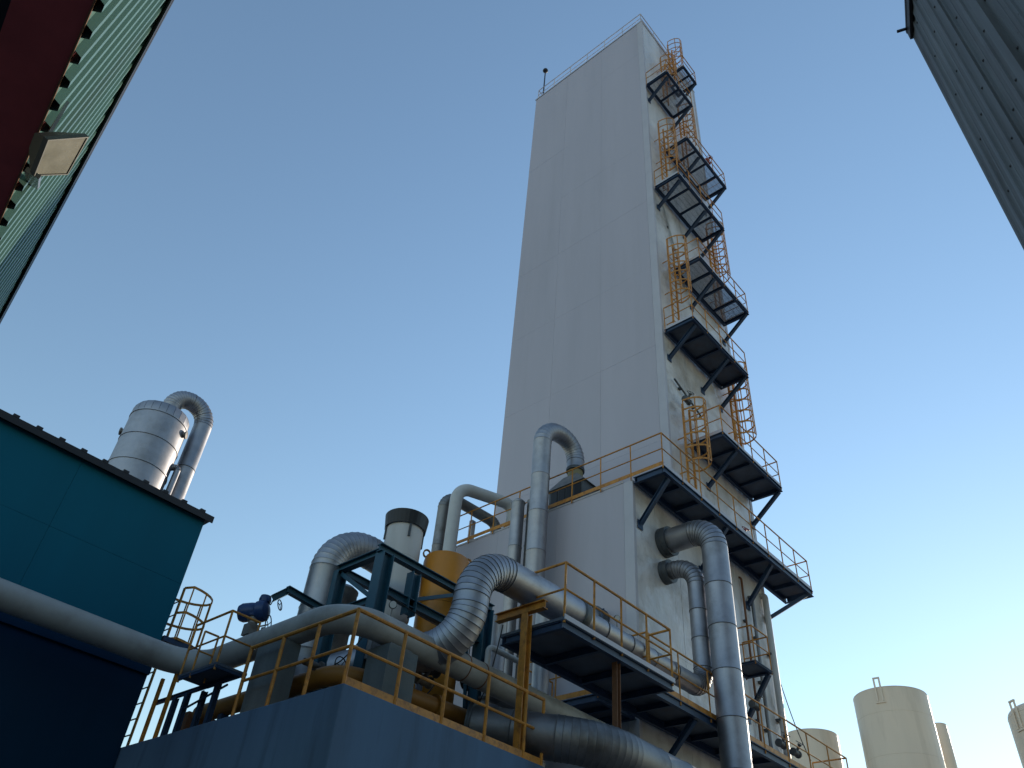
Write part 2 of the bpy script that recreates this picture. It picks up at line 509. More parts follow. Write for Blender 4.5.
B().box((BX0-0.015, TY0+0.31, BZ-0.028), (BX0+0.09, TY1+0.02, BZ+0.03)).build('roof_edge_trim', 'trim_white', blk)

# ------------------------------------------------------------------ main platform wrapping the block roof
YO = 9.53
YM = 9.69
main = service_platform('longest dark platform around the block roof at the foot of the tower', 16.08, 25.22, YM, TY0-0.02, 14.65, [16.4, 19.6, 22.4, (24.9, 23.65)], plate=True, bays=9, rails=(), hb=0.20, strut=1.15)
railing(main, [(16.06, 18.3, 14.66), (16.06, YM+0.03, 14.66)], 1.02, 1.1)
railing(main, [(16.06, YM+0.03, 14.66), (25.19, YM+0.03, 14.66), (25.19, 10.5, 14.66)], 1.02, 1.1, toe_m='trim_white', skip_first=True)

specs = [
 ('right hand dark platform one level above the long one', 19.60, 23.70, 17.95, True, [20.6, 23.6]),
 ('left hand dark plated platform halfway up the tower', 18.37, 22.33, 22.33, True, [18.65, 20.9, 22.2]),
 ('right hand grated platform above the middle of the tower', 19.44, 23.36, 26.58, False, [20.7, 23.25]),
 ('left hand grated platform in the upper third of the tower', 18.38, 22.20, 31.0, False, [18.65, 20.7, 22.1]),
 ('right hand grated platform second below the tower top', 19.58, 23.2, 35.2, False, [20.8, 23.1]),
 ('topmost left hand grated platform below the tower roof', 18.25, 20.66, 39.36, False, [18.5, 20.56]),
 ('smallest and highest platform just under the roof ladder', 20.18, 21.52, 42.7, False, [21.42]),
]
for lab, a, b, z, plate, br in specs:
    service_platform(lab, a, b, YO, TY0-0.015, z, br, plate=plate, bays=max(2, int(round((b-a)/1.0))), strut=0.98, rails=('front','left') if a < 19 else ('front','right','left'))

lad = [
 ('caged ladder rising from the long platform to the first right hand platform', 19.05, 14.67, 17.95, 1.1),
 ('caged ladder at the right end between the dark middle platforms', 22.75, 17.97, 22.33, 1.0),
 ('caged ladder on the left from the dark plated platform upwards', 18.90, 22.35, 26.58, 1.0),
 ('caged ladder at the right end below the upper third platform', 22.62, 26.60, 31.0, 1.0),
 ('caged ladder on the left rising from the upper third platform', 18.95, 31.02, 35.2, 1.0),
 ('caged ladder on the right just below the topmost left platform', 21.15, 35.22, 39.36, 1.0),
 ('short caged ladder standing on the topmost left platform', 19.75, 39.38, 42.7, 0.9),
 ('caged ladder reaching over the tower roof edge', 20.75, 42.72, 46.2, 0.45),
]
for lab, x, z0, z1, hook in lad:
    caged_ladder(lab, x, TY0, z0, z1, hook=hook, group='caged ladders on the tower side', cage_from=1.9)

# ------------------------------------------------------------------ low walkway along block foot
low = service_platform('low walkway running along the foot of the block behind the big pipes', 14.62, 25.1, YO, TY0-0.02, 8.12, [16.6, 19.2, 22.5], plate=True, bays=9, rails=(), hb=0.18, strut=1.2)
railing(low, [(14.65, 9.95, 8.12), (14.65, YO+0.03, 8.12), (25.07, YO+0.03, 8.12), (25.07, 10.6, 8.12)], 1.3, 1.1)
side = service_platform('short walkway with ochre kick plate around the block left face', 14.62, BX0-0.02, 10.85, 13.4, 8.12, [], plate=True, bays=2, rails=(), hb=0.16)
railing(side, [(14.65, 10.9, 8.12), (14.65, 13.35, 8.12), (16.0, 13.35, 8.12)], 1.2, 1.1)
# small balcony on the right face
bal = service_platform('tiny balcony hung on the tower side near its right edge', 20.62, 21.64, 9.88, TY0-0.02, 10.74, [21.55], plate=True, bays=1, rails=('front','left','right'), hb=0.06, strut=1.1, h=1.0, toe=False)
# lone mid platform with thick pipe
mid = thing('raised_platform', 'solid decked platform carrying the thick silver pipe, ochre railing in front', 'platform', (12.7, 9.6, 8.0))
B().box((10.9, 8.88, 7.93), (14.6, 10.45, 7.985)).build('deck_plate', 'deck_plate', mid)
for y in (8.93, 10.40): B().hbeam((10.9, y, 7.845), (14.6, y, 7.845), 0.10, 0.16, 0.014).build('edge_beam', 'navy_steel', mid)
for x in (10.95, 12.15, 13.35, 14.55): B().hbeam((x, 8.99, 7.845), (x, 10.34, 7.845), 0.08, 0.14, 0.012).build('joist', 'navy_steel', mid)
B().box((10.9, 8.855, 7.93), (14.62, 8.875, 8.03)).build('fascia_plate', 'trim_white', mid)
railing(mid, [(10.93, 9.95, 8.0), (10.93, 8.90, 8.0), (14.58, 8.90, 8.0), (14.58, 9.45, 8.0)], 0.93, 1.1, toe=False, r=0.025)
B().hbeam((10.76, 9.22, 8.25), (10.76, 10.45, 8.25), 0.13, 0.17, 0.018).build('cross_beam', 'yellow_paint', mid)
B().hbeam((10.77, 9.68, 5.54), (10.77, 9.68, 8.16), 0.15, 0.15, 0.016).build('support_post', 'yellow_paint', mid)
B().hbeam((12.74, 9.03, 0), (12.74, 9.03, 7.76), 0.12, 0.12, 0.014).build('support_post', 'rust_brown', mid)

# ------------------------------------------------------------------ silver pipes on the block's right face
p = thing('insulated_pipe', 'largest silver clad pipe dropping from the block wall past the low walkway', 'pipe', (17.6, 9.2, 0), 'silver clad pipes')
clad_pipe(p, [(17.58, TY0+0.02, 13.22), (17.58, 9.2, 13.22), (17.58, 9.2, 0.2)], 0.35, 0.62, seg=1.08)
flange(p, (17.58, TY0-0.14, 13.22), (0,1,0), 0.43, 0.28)
p = thing('insulated_pipe', 'slimmer silver clad pipe looping from the block wall onto the raised platform', 'pipe', (17.55, 9.85, 8), 'silver clad pipes')
clad_pipe(p, [(17.55, TY0+0.02, 12.28), (17.55, 9.82, 12.28), (17.55, 9.82, 8.86), (12.40, 9.82, 8.82)], 0.235, [0.60, 0.55], seg=0.9)
flange(p, (17.55, TY0-0.12, 12.28), (0,1,0), 0.33, 0.24)
B().lathe((12.36, 9.82, 8.82), [(0.335,0),(0.37,0.02),(0.37,0.14),(0.33,0.22),(0.235,0.28)], 28, (1,0,0)).build('flange', 'flange_steel', p, 40)
B().rod((13.35, 9.82, 9.04), (13.35, 9.82, 9.28), 0.02).rod((13.28, 9.72, 9.27), (13.40, 9.92, 9.33), 0.02).build('drain_valve', 'navy_steel', p)
p = thing('insulated_pipe', 'thick silver ribbed pipe bending down in an S behind the roof railing', 'pipe', (9.5, 9.9, 6), 'silver clad pipes')
clad_pipe(p, [(12.38, 9.82, 8.82), (9.46, 9.82, 8.76), (9.44, 9.94, 7.16), (8.75, 12.5, 6.95)], 0.335, [0.76, 0.80], seg=1.5, nb=12)

# ribbed duct under the platform
p = thing('insulated_duct', 'fat dull silver duct with close ribs passing under the raised platform', 'duct', (13, 8.8, 6.0))
clad_pipe(p, [(10.62, 10.75, 6.2), (11.84, 8.75, 5.98), (16.65, 8.75, 5.92), (16.65, 8.75, 0.1)], 0.385, [1.35, 0.5], m='dull_aluminium', seg=0.9, nb=12, n=28)
flange(p, (10.64, 10.72, 6.2), (0.52,-0.85,-0.09), 0.45, 0.08)

# ------------------------------------------------------------------ pipes in front of the block's left face
p = thing('insulated_pipe', 'tall silver gooseneck pipe curving over onto the block roof', 'pipe', (15.45, 13.5, 0), 'silver clad pipes')
clad_pipe(p, [(15.42, 13.68, 1), (15.42, 13.68, 17.45), (16.9, 13.5, 17.45), (16.9, 13.5, 16.45)], 0.285, [0.72, 0.70], seg=1.3, nb=9)
flange(p, (16.9, 13.5, 16.4), (0,0,1), 0.30, 0.10)
B().lathe((16.9, 13.5, 16.09), [(0.25,0),(0.25,0.28)], 24).build('neck', 'neck_olive', p, 40)
u = thing('vent_unit', 'dark grey boxy unit on the block roof beneath the gooseneck pipe', 'unit', (16.9, 13.5, 14.61))
b = B()
x, y = 16.9, 13.5
b.add([(x-0.5,y-0.75,15.58),(x+0.5,y-0.75,15.58),(x+0.5,y+0.75,15.58),(x-0.5,y+0.75,15.58),
       (x-0.26,y-0.28,16.08),(x+0.26,y-0.28,16.08),(x+0.26,y+0.28,16.08),(x-0.26,y+0.28,16.08)],
      [(0,3,2,1),(4,5,6,7),(0,1,5,4),(1,2,6,5),(2,3,7,6),(3,0,4,7)]).build('hood', 'valve_grey', u)
B().box((x-0.45, y-0.68, 14.84), (x+0.45, y+0.68, 15.575)).build('housing', 'flange_steel', u)
for sy in (-0.55, 0.55):
    B().box((x-0.48, y+sy-0.08, 14.605), (x+0.48, y+sy+0.08, 14.835)).build('skid', 'navy_steel', u)
for k in range(4):
    B().box((x-0.47, y-0.60+k*0.31, 14.92), (x-0.452, y-0.34+k*0.31, 15.50)).build('louvre', 'black_paint', u)

p = thing('insulated_pipe', 'narrow capped silver pipe standing left of the tall gooseneck', 'pipe', (15.45, 14.5, 0), 'silver clad pipes')
clad_pipe(p, [(15.42, 14.52, 1), (15.42, 14.52, 14.75)], 0.20, 0.4, seg=1.5)
B().lathe((15.42, 14.52, 14.74), [(0.215,0),(0.22,0.05),(0.15,0.12),(0.0,0.13)], 24).build('end_cap', 'aluminium', p, 40)
p = thing('insulated_pipe', 'thin dark duct tucked behind the narrow capped pipe', 'pipe', (15.75, 14.25, 0), 'silver clad pipes')
clad_pipe(p, [(15.78, 14.25, 1), (15.78, 14.25, 14.9)], 0.17, 0.4, m='dull_aluminium', seg=1.5)
p = thing('insulated_pipe', 'short silver elbow pipe poking up through the raised platform railing', 'pipe', (14.3, 11.6, 8), 'silver clad pipes')
clad_pipe(p, [(13.95, 12.0, 0.5), (13.95, 12.0, 10.6), (16.1, 11.9, 10.6)], 0.20, 0.38, seg=1.2)
flange(p, (15.95, 11.9, 10.6), (1,0,0), 0.30, 0.30)

p = thing('vent_pipe', 'smooth white pipe arching from behind the yellow vessel to the block roof', 'pipe', (15.2, 17.1, 0), 'white pipes')
smooth_pipe(p, [(15.2, 17.15, 1), (15.2, 17.15, 16.25), (17.5, 16.72, 16.55), (17.5, 16.72, 14.61)], 0.21, [0.62, 0.35], 'pipe_white', nb=12)
flange(p, (17.5, 16.72, 15.6), (0,0,1), 0.27, 0.1, 'yellow_paint')
p = thing('vent_pipe', 'greyer pipe arching just behind the smooth white one', 'pipe', (15.2, 17.6, 0), 'white pipes')
clad_pipe(p, [(15.2, 17.72, 1), (15.2, 17.72, 16.15), (17.5, 17.45, 16.05), (17.5, 17.45, 14.61)], 0.19, [0.5, 0.3], m='dull_aluminium', seg=1.5, nb=8)
# stiff post on the roof edge
st = tag(B().box((16.75, 17.9, 14.605), (16.92, 18.05, 16.0)).build('stub_column', 'trim_white', origin=(16.83,17.97,14.4)), 'pale square stub column standing on the block roof end', 'column')

# ------------------------------------------------------------------ blue building with equipment on its roof
RZ = 5.53
RX0, RY0, RX1, RY1 = 6.76, 9.46, 11.25, 17.5
bb = thing('blue_building', 'blue painted flat roofed building with pipes and railing on its roof', 'building', (9, 12.5, 0))
w_ = B().box((RX0, RY0, 0), (RX1, RY1, RZ-0.004)).build('wall', 'blue_wall', bb)
bv = w_.modifiers.new('bevel', 'BEVEL'); bv.width = 0.018; bv.segments = 3
B().box((RX0+0.02, RY0+0.02, RZ-0.0035), (RX1-0.02, RY1-0.02, RZ)).build('roof_slab', 'roof_concrete', bb)
rail = railing(bb, [(RX0+0.04, 12.3, RZ), (RX0+0.04, RY0+0.05, RZ)], 0.95, 1.12, r=0.030, toe=False)
rail = railing(bb, [(RX0+0.04, RY0+0.05, RZ), (10.70, RY0+0.05, RZ), (11.18, RY0+0.05, RZ)], 0.95, 1.12, r=0.030, skip_first=True)

# grey pipe with elbows
GZ = 7.02
p = thing('header_pipe', 'long grey pipe running past the teal wall and around the blue roof edge', 'pipe', (7.3, 10.45, 6.9))
smooth_pipe(p, [(-14, 15.02, 6.98), (7.25, 15.02, 6.98), (7.25, 10.45, GZ), (16.1, 10.45, GZ)], 0.24, [0.75, 0.70], 'pipe_grey', n=32, nb=12)
for x in (9.95, 10.4):
    B().lathe((x, 10.45, GZ), [(0.24,0),(0.248,0.005),(0.248,0.02),(0.24,0.025)], 32, (1,0,0)).build('weld_seam', 'rust_brown', p, 40)
for yy in (11.4, 12.9):
    B().lathe((7.25, yy, GZ+0.235), [(0.05,0),(0.05,0.05),(0.02,0.07)], 12).build('vent_plug', 'valve_grey', p)

def plinth(x0, x1, y0, y1, z1, lab):
    t = thing('pipe_plinth', lab, 'plinth', ((x0+x1)/2, (y0+y1)/2, RZ), 'concrete pipe plinths')
    B().box((x0, y0, RZ), (x1, y1, z1)).build('block', 'plinth_concrete', t)
    B().box((x0+0.08, y0+0.08, z1), (x1-0.08, y1-0.08, z1+0.06)).build('saddle', 'flange_steel', t)
plinth(8.02, 8.66, 10.18, 10.72, 6.72, 'grey concrete plinth under the pipe right of the roof corner')
plinth(6.98, 7.34, 11.68, 12.42, 6.76, 'grey concrete plinth under the pipe left of the roof corner')

p = thing('low_pipe', 'ochre pipe lying low on the blue roof behind the railing', 'pipe', (7.9, 11.0, 6.3))
smooth_pipe(p, [(7.78, 15.3, 6.32), (7.78, 10.98, 6.32), (11.2, 10.98, 6.42)], 0.165, 0.5, 'pipe_ochre', nb=10)
for x in (9.9, 10.9): flange(p, (x, 10.98, 6.38+0.02*(x-9.9)), (1,0,0), 0.22, 0.1, 'pipe_ochre')
for (x, y) in ((7.78, 12.8), (7.78, 14.4), (9.3, 10.98)):
    B().box((x-0.07, y-0.07, RZ), (x+0.07, y+0.07, 6.2)).build('pipe_foot', 'navy_steel', p)

# bulkhead behind the roof equipment
bh = tag(B().box((7.6, 15.4, RZ), (10.6, 15.6, 6.35)).build('parapet_wall', 'rust_brown', origin=(9,15.5,RZ)), 'low brown parapet wall behind the pipes at the teal building corner', 'wall')

# stack with black cap
sx, sy = 9.68, 12.45
p = thing('exhaust_stack', 'pale vertical exhaust stack with a wide black rain collar', 'stack', (sx, sy, RZ))
B().lathe((sx, sy, 0), [(0.16, RZ), (0.16, 8.02), (0.26, 8.06), (0.36, 8.16), (0.405, 8.32), (0.405, 10.40)], 32).build('barrel', 'stack_white', p, 30)
b = B()
n = 32
for k in range(n):
    a0, a1 = 2*math.pi*k/n, 2*math.pi*(k+1)/n
    def P_(a, r, z): return (sx+math.cos(a)*r, sy+math.sin(a)*r, z)
    b.add([P_(a0,0.45,10.33),P_(a1,0.45,10.33),P_(a1,0.485,10.64),P_(a0,0.485,10.64),P_(a0,0.44,10.33),P_(a1,0.44,10.33),P_(a1,0.475,10.64),P_(a0,0.475,10.64)],
          [(0,1,2,3),(5,4,7,6),(4,5,1,0),(3,2,6,7)])
b.build('rain_collar', 'black_paint', p, 40)
for k in range(4):
    a = R(45+90*k+20)
    B().bar((sx+math.cos(a)*0.424, sy+math.sin(a)*0.424, 10.02), (sx+math.cos(a)*0.424, sy+math.sin(a)*0.424, 10.5), 0.05, 0.03, (math.cos(a), math.sin(a), 0)).build('collar_bracket', 'flange_steel', p)
for z in (8.75, 9.6):
    B().lathe((sx, sy, z), [(0.405,0),(0.411,0.006),(0.405,0.012)], 32).build('weld_seam', 'stack_white', p)

# yellow vessel
vx, vy = 10.62, 12.0
p = thing('yellow_vessel', 'round yellow vessel with lifting lugs beside the exhaust stack', 'vessel', (vx, vy, RZ))
B().lathe((vx, vy, 0), [(0.0, 6.25), (0.25, 6.3), (0.50, 6.75), (0.505, 9.80), (0.485, 9.90), (0.0, 9.98)], 36).build('shell', 'vessel_yellow', p, 35)
for z in (8.0, 8.75):
    B().lathe((vx, vy, z), [(0.505,0),(0.512,0.006),(0.505,0.012)], 36).build('weld_seam', 'pipe_ochre', p)
for a in (150, 330):
    cx, cy = vx+math.cos(R(a))*0.47, vy+math.sin(R(a))*0.47
    b = B(); k = 10
    pts = [Vector((cx+math.cos(R(a))*0.075*math.cos(2*math.pi*i/k), cy+math.sin(R(a))*0.075*math.cos(2*math.pi*i/k), 9.97+0.09*math.sin(2*math.pi*i/k))) for i in range(k+1)]
    for i in range(k): b.bar(pts[i], pts[i+1], 0.03, 0.04, (math.sin(R(a)), -math.cos(R(a)), 0))
    b.build('lifting_lug', 'pipe_ochre', p)
for k in range(3):
    a = R(90+120*k)
    B().bar((vx+math.cos(a)*0.45, vy+math.sin(a)*0.45, RZ), (vx+math.cos(a)*0.45, vy+math.sin(a)*0.45, 6.9), 0.1, 0.06, (math.cos(a), math.sin(a), 0)).build('leg', 'navy_steel', p)

# silver duct feeding the stack
p = thing('insulated_pipe', 'silver ribbed duct arching up from the roof into the exhaust stack', 'pipe', (8.3, 13.0, RZ), 'silver clad pipes')
clad_pipe(p, [(8.33, 13.05, RZ), (8.36, 13.05, 9.88), (10.3, 12.75, 9.55)], 0.345, [0.78], seg=0.78, nb=14)
p = thing('insulated_pipe', 'short dull silver pipe stub seen through the blue steel frame', 'pipe', (9.1, 13.4, RZ), 'silver clad pipes')
clad_pipe(p, [(9.25, 13.6, RZ), (9.25, 13.6, 9.0)], 0.30, 0.4, m='dull_aluminium', seg=0.9)
B().lathe((9.25, 13.6, 9.0), [(0.31,0),(0.31,0.04),(0.2,0.13),(0,0.16)], 24).build('end_cap', 'dull_aluminium', p, 40)

# blue steel frame
fr = thing('steel_frame', 'blue steel support frame standing around the stack and yellow vessel', 'frame', (9.5, 12, RZ))
FT = 8.93
for (x, y, w) in ((8.42, 11.3, 0.26), (8.42, 12.68, 0.24), (11.25, 11.3, 0.26), (11.25, 12.9, 0.22)):
    B().hbeam((x, y, RZ), (x, y, FT-0.075), w, w, 0.018).build('column', 'frame_blue', fr)
    B().box((x-0.2, y-0.2, RZ), (x+0.2, y+0.2, RZ+0.02)).build('base_plate', 'frame_blue', fr)
B().hbeam((9.20, 11.3, 7.92), (9.20, 11.3, FT-0.15), 0.2, 0.2, 0.016).build('hanger', 'frame_blue', fr)
B().hbeam((8.25, 11.3, FT), (11.45, 11.3, FT), 0.15, 0.15, 0.016).build('top_beam', 'frame_blue', fr)
B().hbeam((8.42, 11.38, FT), (8.42, 12.85, FT), 0.15, 0.15, 0.016).build('top_beam', 'frame_blue', fr)
B().hbeam((8.5, 12.68, FT-0.02), (11.25, 12.72, FT-0.02), 0.13, 0.15, 0.016).build('top_beam', 'frame_blue', fr)
B().hbeam((8.56, 11.3, 8.16), (11.11, 11.3, 8.16), 0.14, 0.17, 0.016).build('lower_beam', 'frame_blue', fr)
B().hbeam((8.42, 11.44, 7.95), (8.42, 12.55, 7.95), 0.12, 0.14, 0.014).build('lower_beam', 'frame_blue', fr)
B().hbeam((8.55, 12.68, 8.2), (9.2, 12.7, 8.2), 0.12, 0.14, 0.014).build('lower_beam', 'frame_blue', fr)
B().bar((8.42, 12.58, 8.80), (8.42, 11.42, 7.98), 0.06, 0.08).build('brace', 'frame_blue', fr)
B().bar((9.3, 11.3, 8.28), (10.4, 11.3, 8.84), 0.06, 0.07).build('brace', 'frame_blue', fr)
B().bar((10.75, 11.25, 8.1), (11.2, 11.5, 6.4), 0.06, 0.07).build('brace', 'frame_blue', fr)
# cantilever arm pointing at the actuator
B().hbeam((8.29, 12.68, 8.0), (7.37, 12.68, 8.065), 0.11, 0.13, 0.014).build('arm', 'frame_blue', fr)
B().hbeam((7.43, 12.682, 8.075), (7.16, 12.74, 7.81), 0.10, 0.12, 0.014).build('arm', 'frame_blue', fr)

# valve with blue actuator on the grey pipe
v = thing('valve_actuator', 'blue motor actuator on a valve above the grey pipe', 'actuator', (7.35, 13.5, 7.2))
ax_, ay_ = 7.36, 13.55
B().lathe((ax_, ay_, 7.20), [(0.12,0),(0.12,0.06),(0.09,0.08),(0.09,0.42),(0.12,0.44),(0.12,0.50)], 18).build('bonnet', 'valve_grey', v, 40)
B().box((ax_-0.11, ay_-0.11, 7.34), (ax_+0.11, ay_+0.11, 7.56)).build('yoke', 'valve_grey', v)
B().lathe((ax_, ay_, 7.70), [(0.16,0),(0.17,0.04),(0.14,0.07),(0.15,0.1)], 18).build('mount_flange', 'actuator_blue', v, 40)
dax = Vector((-0.55, 0.8, -0.12)).normalized()
cc = Vector((ax_+0.06, ay_-0.10, 7.84))
B().lathe(cc - dax*0.13, [(0.0,0),(0.12,0.01),(0.19,0.05),(0.21,0.13),(0.19,0.22),(0.15,0.25)], 20, dax).build('gear_head', 'actuator_blue', v, 40)
B().lathe(cc + dax*0.10, [(0.15,0),(0.17,0.03),(0.18,0.10),(0.18,0.26),(0.15,0.33),(0.0,0.36)], 20, dax).build('motor', 'actuator_blue', v, 40)
B().lathe(cc + Vector((0,0,0.17)), [(0.11,0),(0.12,0.05),(0.10,0.13),(0.0,0.16)], 16).build('indicator_dome', 'actuator_blue', v, 40)
def wheel(root, c, axis, r, m='navy_steel'):
    a = Vector(axis).normalized(); u = a.cross(Vector((0,0,1))).normalized(); w = a.cross(u)
    k = 20; b = B(); c = Vector(c)
    pts = [c + u*math.cos(2*math.pi*i/k)*r + w*math.sin(2*math.pi*i/k)*r for i in range(k+1)]
    b.path(pts, 0.011, 5)
    for i in (0, 7, 13): b.rod(c, pts[i], 0.008, 5)
    return b.build('handwheel', m, root)
wheel(v, (7.54, 13.30, 7.58), (0.9,-0.25,0.25), 0.17)
wheel(v, cc + Vector((0.22,-0.20,0.16)), (0.5,-0.8,0.2), 0.10)
B().rod((ax_, ay_, 7.5), (7.54, 13.30, 7.58), 0.015).build('spindle', 'valve_grey', v)

# access platform and ladder at the teal corner
ap = thing('access_platform', 'small dark access platform with ochre railing below the grey pipe bend', 'platform', (6.8, 13.3, 6.4))
B().box((6.48, 12.75, 6.36), (7.10, 13.98, 6.40)).build('deck_plate', 'deck_plate', ap)
B().box((6.485, 12.755, 6.31), (6.525, 13.975, 6.357)).build('edge_beam', 'navy_steel', ap)
B().box((6.53, 12.755, 6.31), (7.095, 12.80, 6.357)).build('edge_beam', 'navy_steel', ap)
railing(ap, [(6.50, 13.95, 6.40), (6.50, 12.78, 6.40), (7.08, 12.78, 6.40)], 1.2, 0.92, toe=False, r=0.02)
railing(ap, [(6.50, 13.55, 6.40), (6.78, 13.55, 6.40)], 1.2, 0.72, toe=False, r=0.018)
for (x, y) in ((6.93, 14.3), (6.95, 14.75), (6.9, 13.25), (7.0, 13.85)):
    B().hbeam((x, y, RZ), (x, y, 6.26 if y < 14 else 6.28), 0.09, 0.09, 0.012).build('leg', 'navy_steel', ap)
B().hbeam((6.95, 12.9, 6.32), (6.95, 15.6, 6.32), 0.06, 0.07, 0.01).build('stringer_beam', 'navy_steel', ap)
B().rod((6.93, 14.3, 6.0), (6.93, 13.0, 6.2), 0.02).build('brace', 'navy_steel', ap)
t = thing('caged_ladder', 'ochre caged ladder climbing at the corner of the teal building', 'ladder', (6.95, 16.25, RZ))
LX, LY, LZ = 6.95, 16.30, 8.82
for sg in (-1, 1):
    B().bar((LX, LY+sg*0.24, RZ), (LX, LY+sg*0.24, LZ), 0.065, 0.03).build('stile', 'yellow_paint', t)
for k in range(10):
    B().rod((LX, LY-0.24, RZ+0.3*(k+1)), (LX, LY+0.24, RZ+0.3*(k+1)), 0.014, 6).build('rung', 'yellow_paint', t)
def larc(z, k=12):
    return [Vector((LX + 0.10 + math.sin(math.pi*i/k)*0.68, LY - math.cos(math.pi*i/k)*0.46, z)) for i in range(k+1)]
for z in (7.70, 8.26, 8.82):
    a = [Vector((LX, LY-0.24, z))] + larc(z) + [Vector((LX, LY+0.24, z))]
    b = B()
    for p0, p1 in zip(a[:-1], a[1:]): b.bar(p0, p1, 0.014, 0.05)
    b.build('cage_hoop', 'yellow_paint', t)
for k in (0, 2, 4, 6, 8, 10, 12):
    B().bar(larc(7.70)[k], larc(8.82)[k], 0.035, 0.01, (1, 0.3, 0)).build('cage_strap', 'yellow_paint', t)
ap2 = tag(B().box((6.80, 15.86, 7.58), (7.62, 16.0, 7.68)).build('ladder_landing', 'navy_steel', origin=(7.2,15.9,7.6)), 'dark ladder landing beam beside the teal building corner', 'landing')
# slim stanchions under the access platform
for (lab, x, y) in (('thin ochre stanchion nearest the teal corner under the grey pipe', 6.90, 15.45), ('thin ochre stanchion second from the teal corner under the grey pipe', 6.90, 14.95)):
    tag(B().bar((x, y, RZ), (x, y, 6.75), 0.06, 0.06).build('stanchion', 'yellow_paint', origin=(x, y, RZ)), lab, 'post')

# ------------------------------------------------------------------ teal building
TY, TXC, TT = 15.80, 6.74, 10.30
tb = thing('teal_building', 'dark teal clad building with navy lower wall at the left', 'building', (-2, 20, 0))
B().box((-16, TY+0.06, 0), (TXC-0.06, TY+9, TT-0.05)).build('core', 'navy_wall', tb)
for i in range(8):
    a = TXC - 2.85*(i+1); c = TXC - 2.85*i
    for z0, z1 in ((7.03, 8.75), (8.75, TT-0.02)):
        B().box((a+0.0025, TY+random.uniform(0,0.002), z0+0.0025), (c-0.0025, TY+0.055, z1-0.0025)).build('wall_panel', 'teal_wall', tb)
    B().box((a+0.0025, TY+0.02, 0), (c-0.0025, TY+0.055, 6.83)).build('lower_panel', 'navy_wall', tb)
B().box((-16, TY-0.03, 6.84), (TXC+0.01, TY+0.05, 7.02)).build('ledge_flashing', 'navy_wall', tb)
for i in range(3):
    B().box((TXC-0.055, TY+0.07+i*3, 0), (TXC, TY+3.06+i*3, TT-0.02)).build('side_panel', 'teal_wall', tb)
rf = B().box((-16, TY-0.12, TT-0.02), (TXC+0.10, TY+9.1, TT+0.06)).build('roof', 'dark_flashing', tb)
B().box((-16, TY-0.145, TT-0.075), (TXC+0.12, TY-0.121, TT+0.075)).build('eave_flashing', 'dark_flashing', rf)
for i in range(22):
    x = TXC - 0.18 - 0.46*i
    B().box((x-0.06, TY-0.15, TT+0.062), (x+0.06, TY+9.0, TT+0.125)).build('roof_rib', 'dark_flashing', rf)

# silver tank with swan neck on the teal roof
tx, ty = 6.10, 19.4
tk = thing('silver_tank', 'upright silver clad tank rising above the teal roof', 'tank', (tx, ty, TT))
r_ = 0.75
for z0, z1 in ((TT+0.07, 11.6), (11.6, 12.6), (12.6, 13.4), (13.4, 14.15)):
    B().lathe((tx, ty, 0), [(r_, z0), (r_, z1-0.03), (r_+0.018, z1-0.02), (r_+0.018, z1+0.015), (r_-0.01, z1+0.015)], 40).build('cladding_band', 'aluminium', tk, 40)
n = 24
for k in range(n):
    a0, a1 = 2*math.pi*k/n+0.012, 2*math.pi*(k+1)/n
    vs = []; fs = []
    prof = [(r_+0.005, 14.17), (r_+0.005, 14.38), (r_-0.04, 14.47), (r_-0.20, 14.56), (0.0, 14.66)]
    for (rr, z) in prof:
        for a in (a0, a1): vs.append((tx+math.cos(a)*rr, ty+math.sin(a)*rr, z))
    for j in range(4): fs.append((2*j, 2*j+1, 2*j+3, 2*j+2))
    mesh_obj('head_gore', vs, fs, 'aluminium', tk, smooth=30)
B().lathe((tx, ty, 0), [(r_-0.01, 14.16), (r_-0.01, 14.36), (r_-0.22, 14.53), (0, 14.63)], 40).build('head_core', 'sealant', tk)
for (a, z) in ((-42, 13.95), (150, 13.7)):
    d = Vector((math.cos(R(a)), math.sin(R(a)), 0))
    B().lathe(Vector((tx, ty, z))+d*r_, [(0.08,-0.05),(0.08,0.05),(0.105,0.05),(0.105,0.085),(0.0,0.09)], 18, d).build('nozzle', 'valve_grey', tk, 40)
p = thing('swan_neck_pipe', 'silver pipe looping from the tank top down towards the teal roof', 'pipe', (tx+1.2, ty, TT))
clad_pipe(p, [(tx+0.12, ty, 14.60), (tx+0.12, ty, 15.34), (tx+1.13, ty-0.05, 15.34), (tx+1.13, ty-0.05, TT+0.07)], 0.25, [0.45, 0.55], seg=1.4, nb=10)
p = thing('small_pipe', 'small silver pipe standing between tank and swan neck', 'pipe', (tx+0.95, ty-0.2, TT))
clad_pipe(p, [(tx+0.62, ty-0.30, 12.98), (tx+0.80, ty-0.42, 13.08), (tx+0.80, ty-0.42, TT+0.07)], 0.085, 0.08, seg=1.2, nb=3)

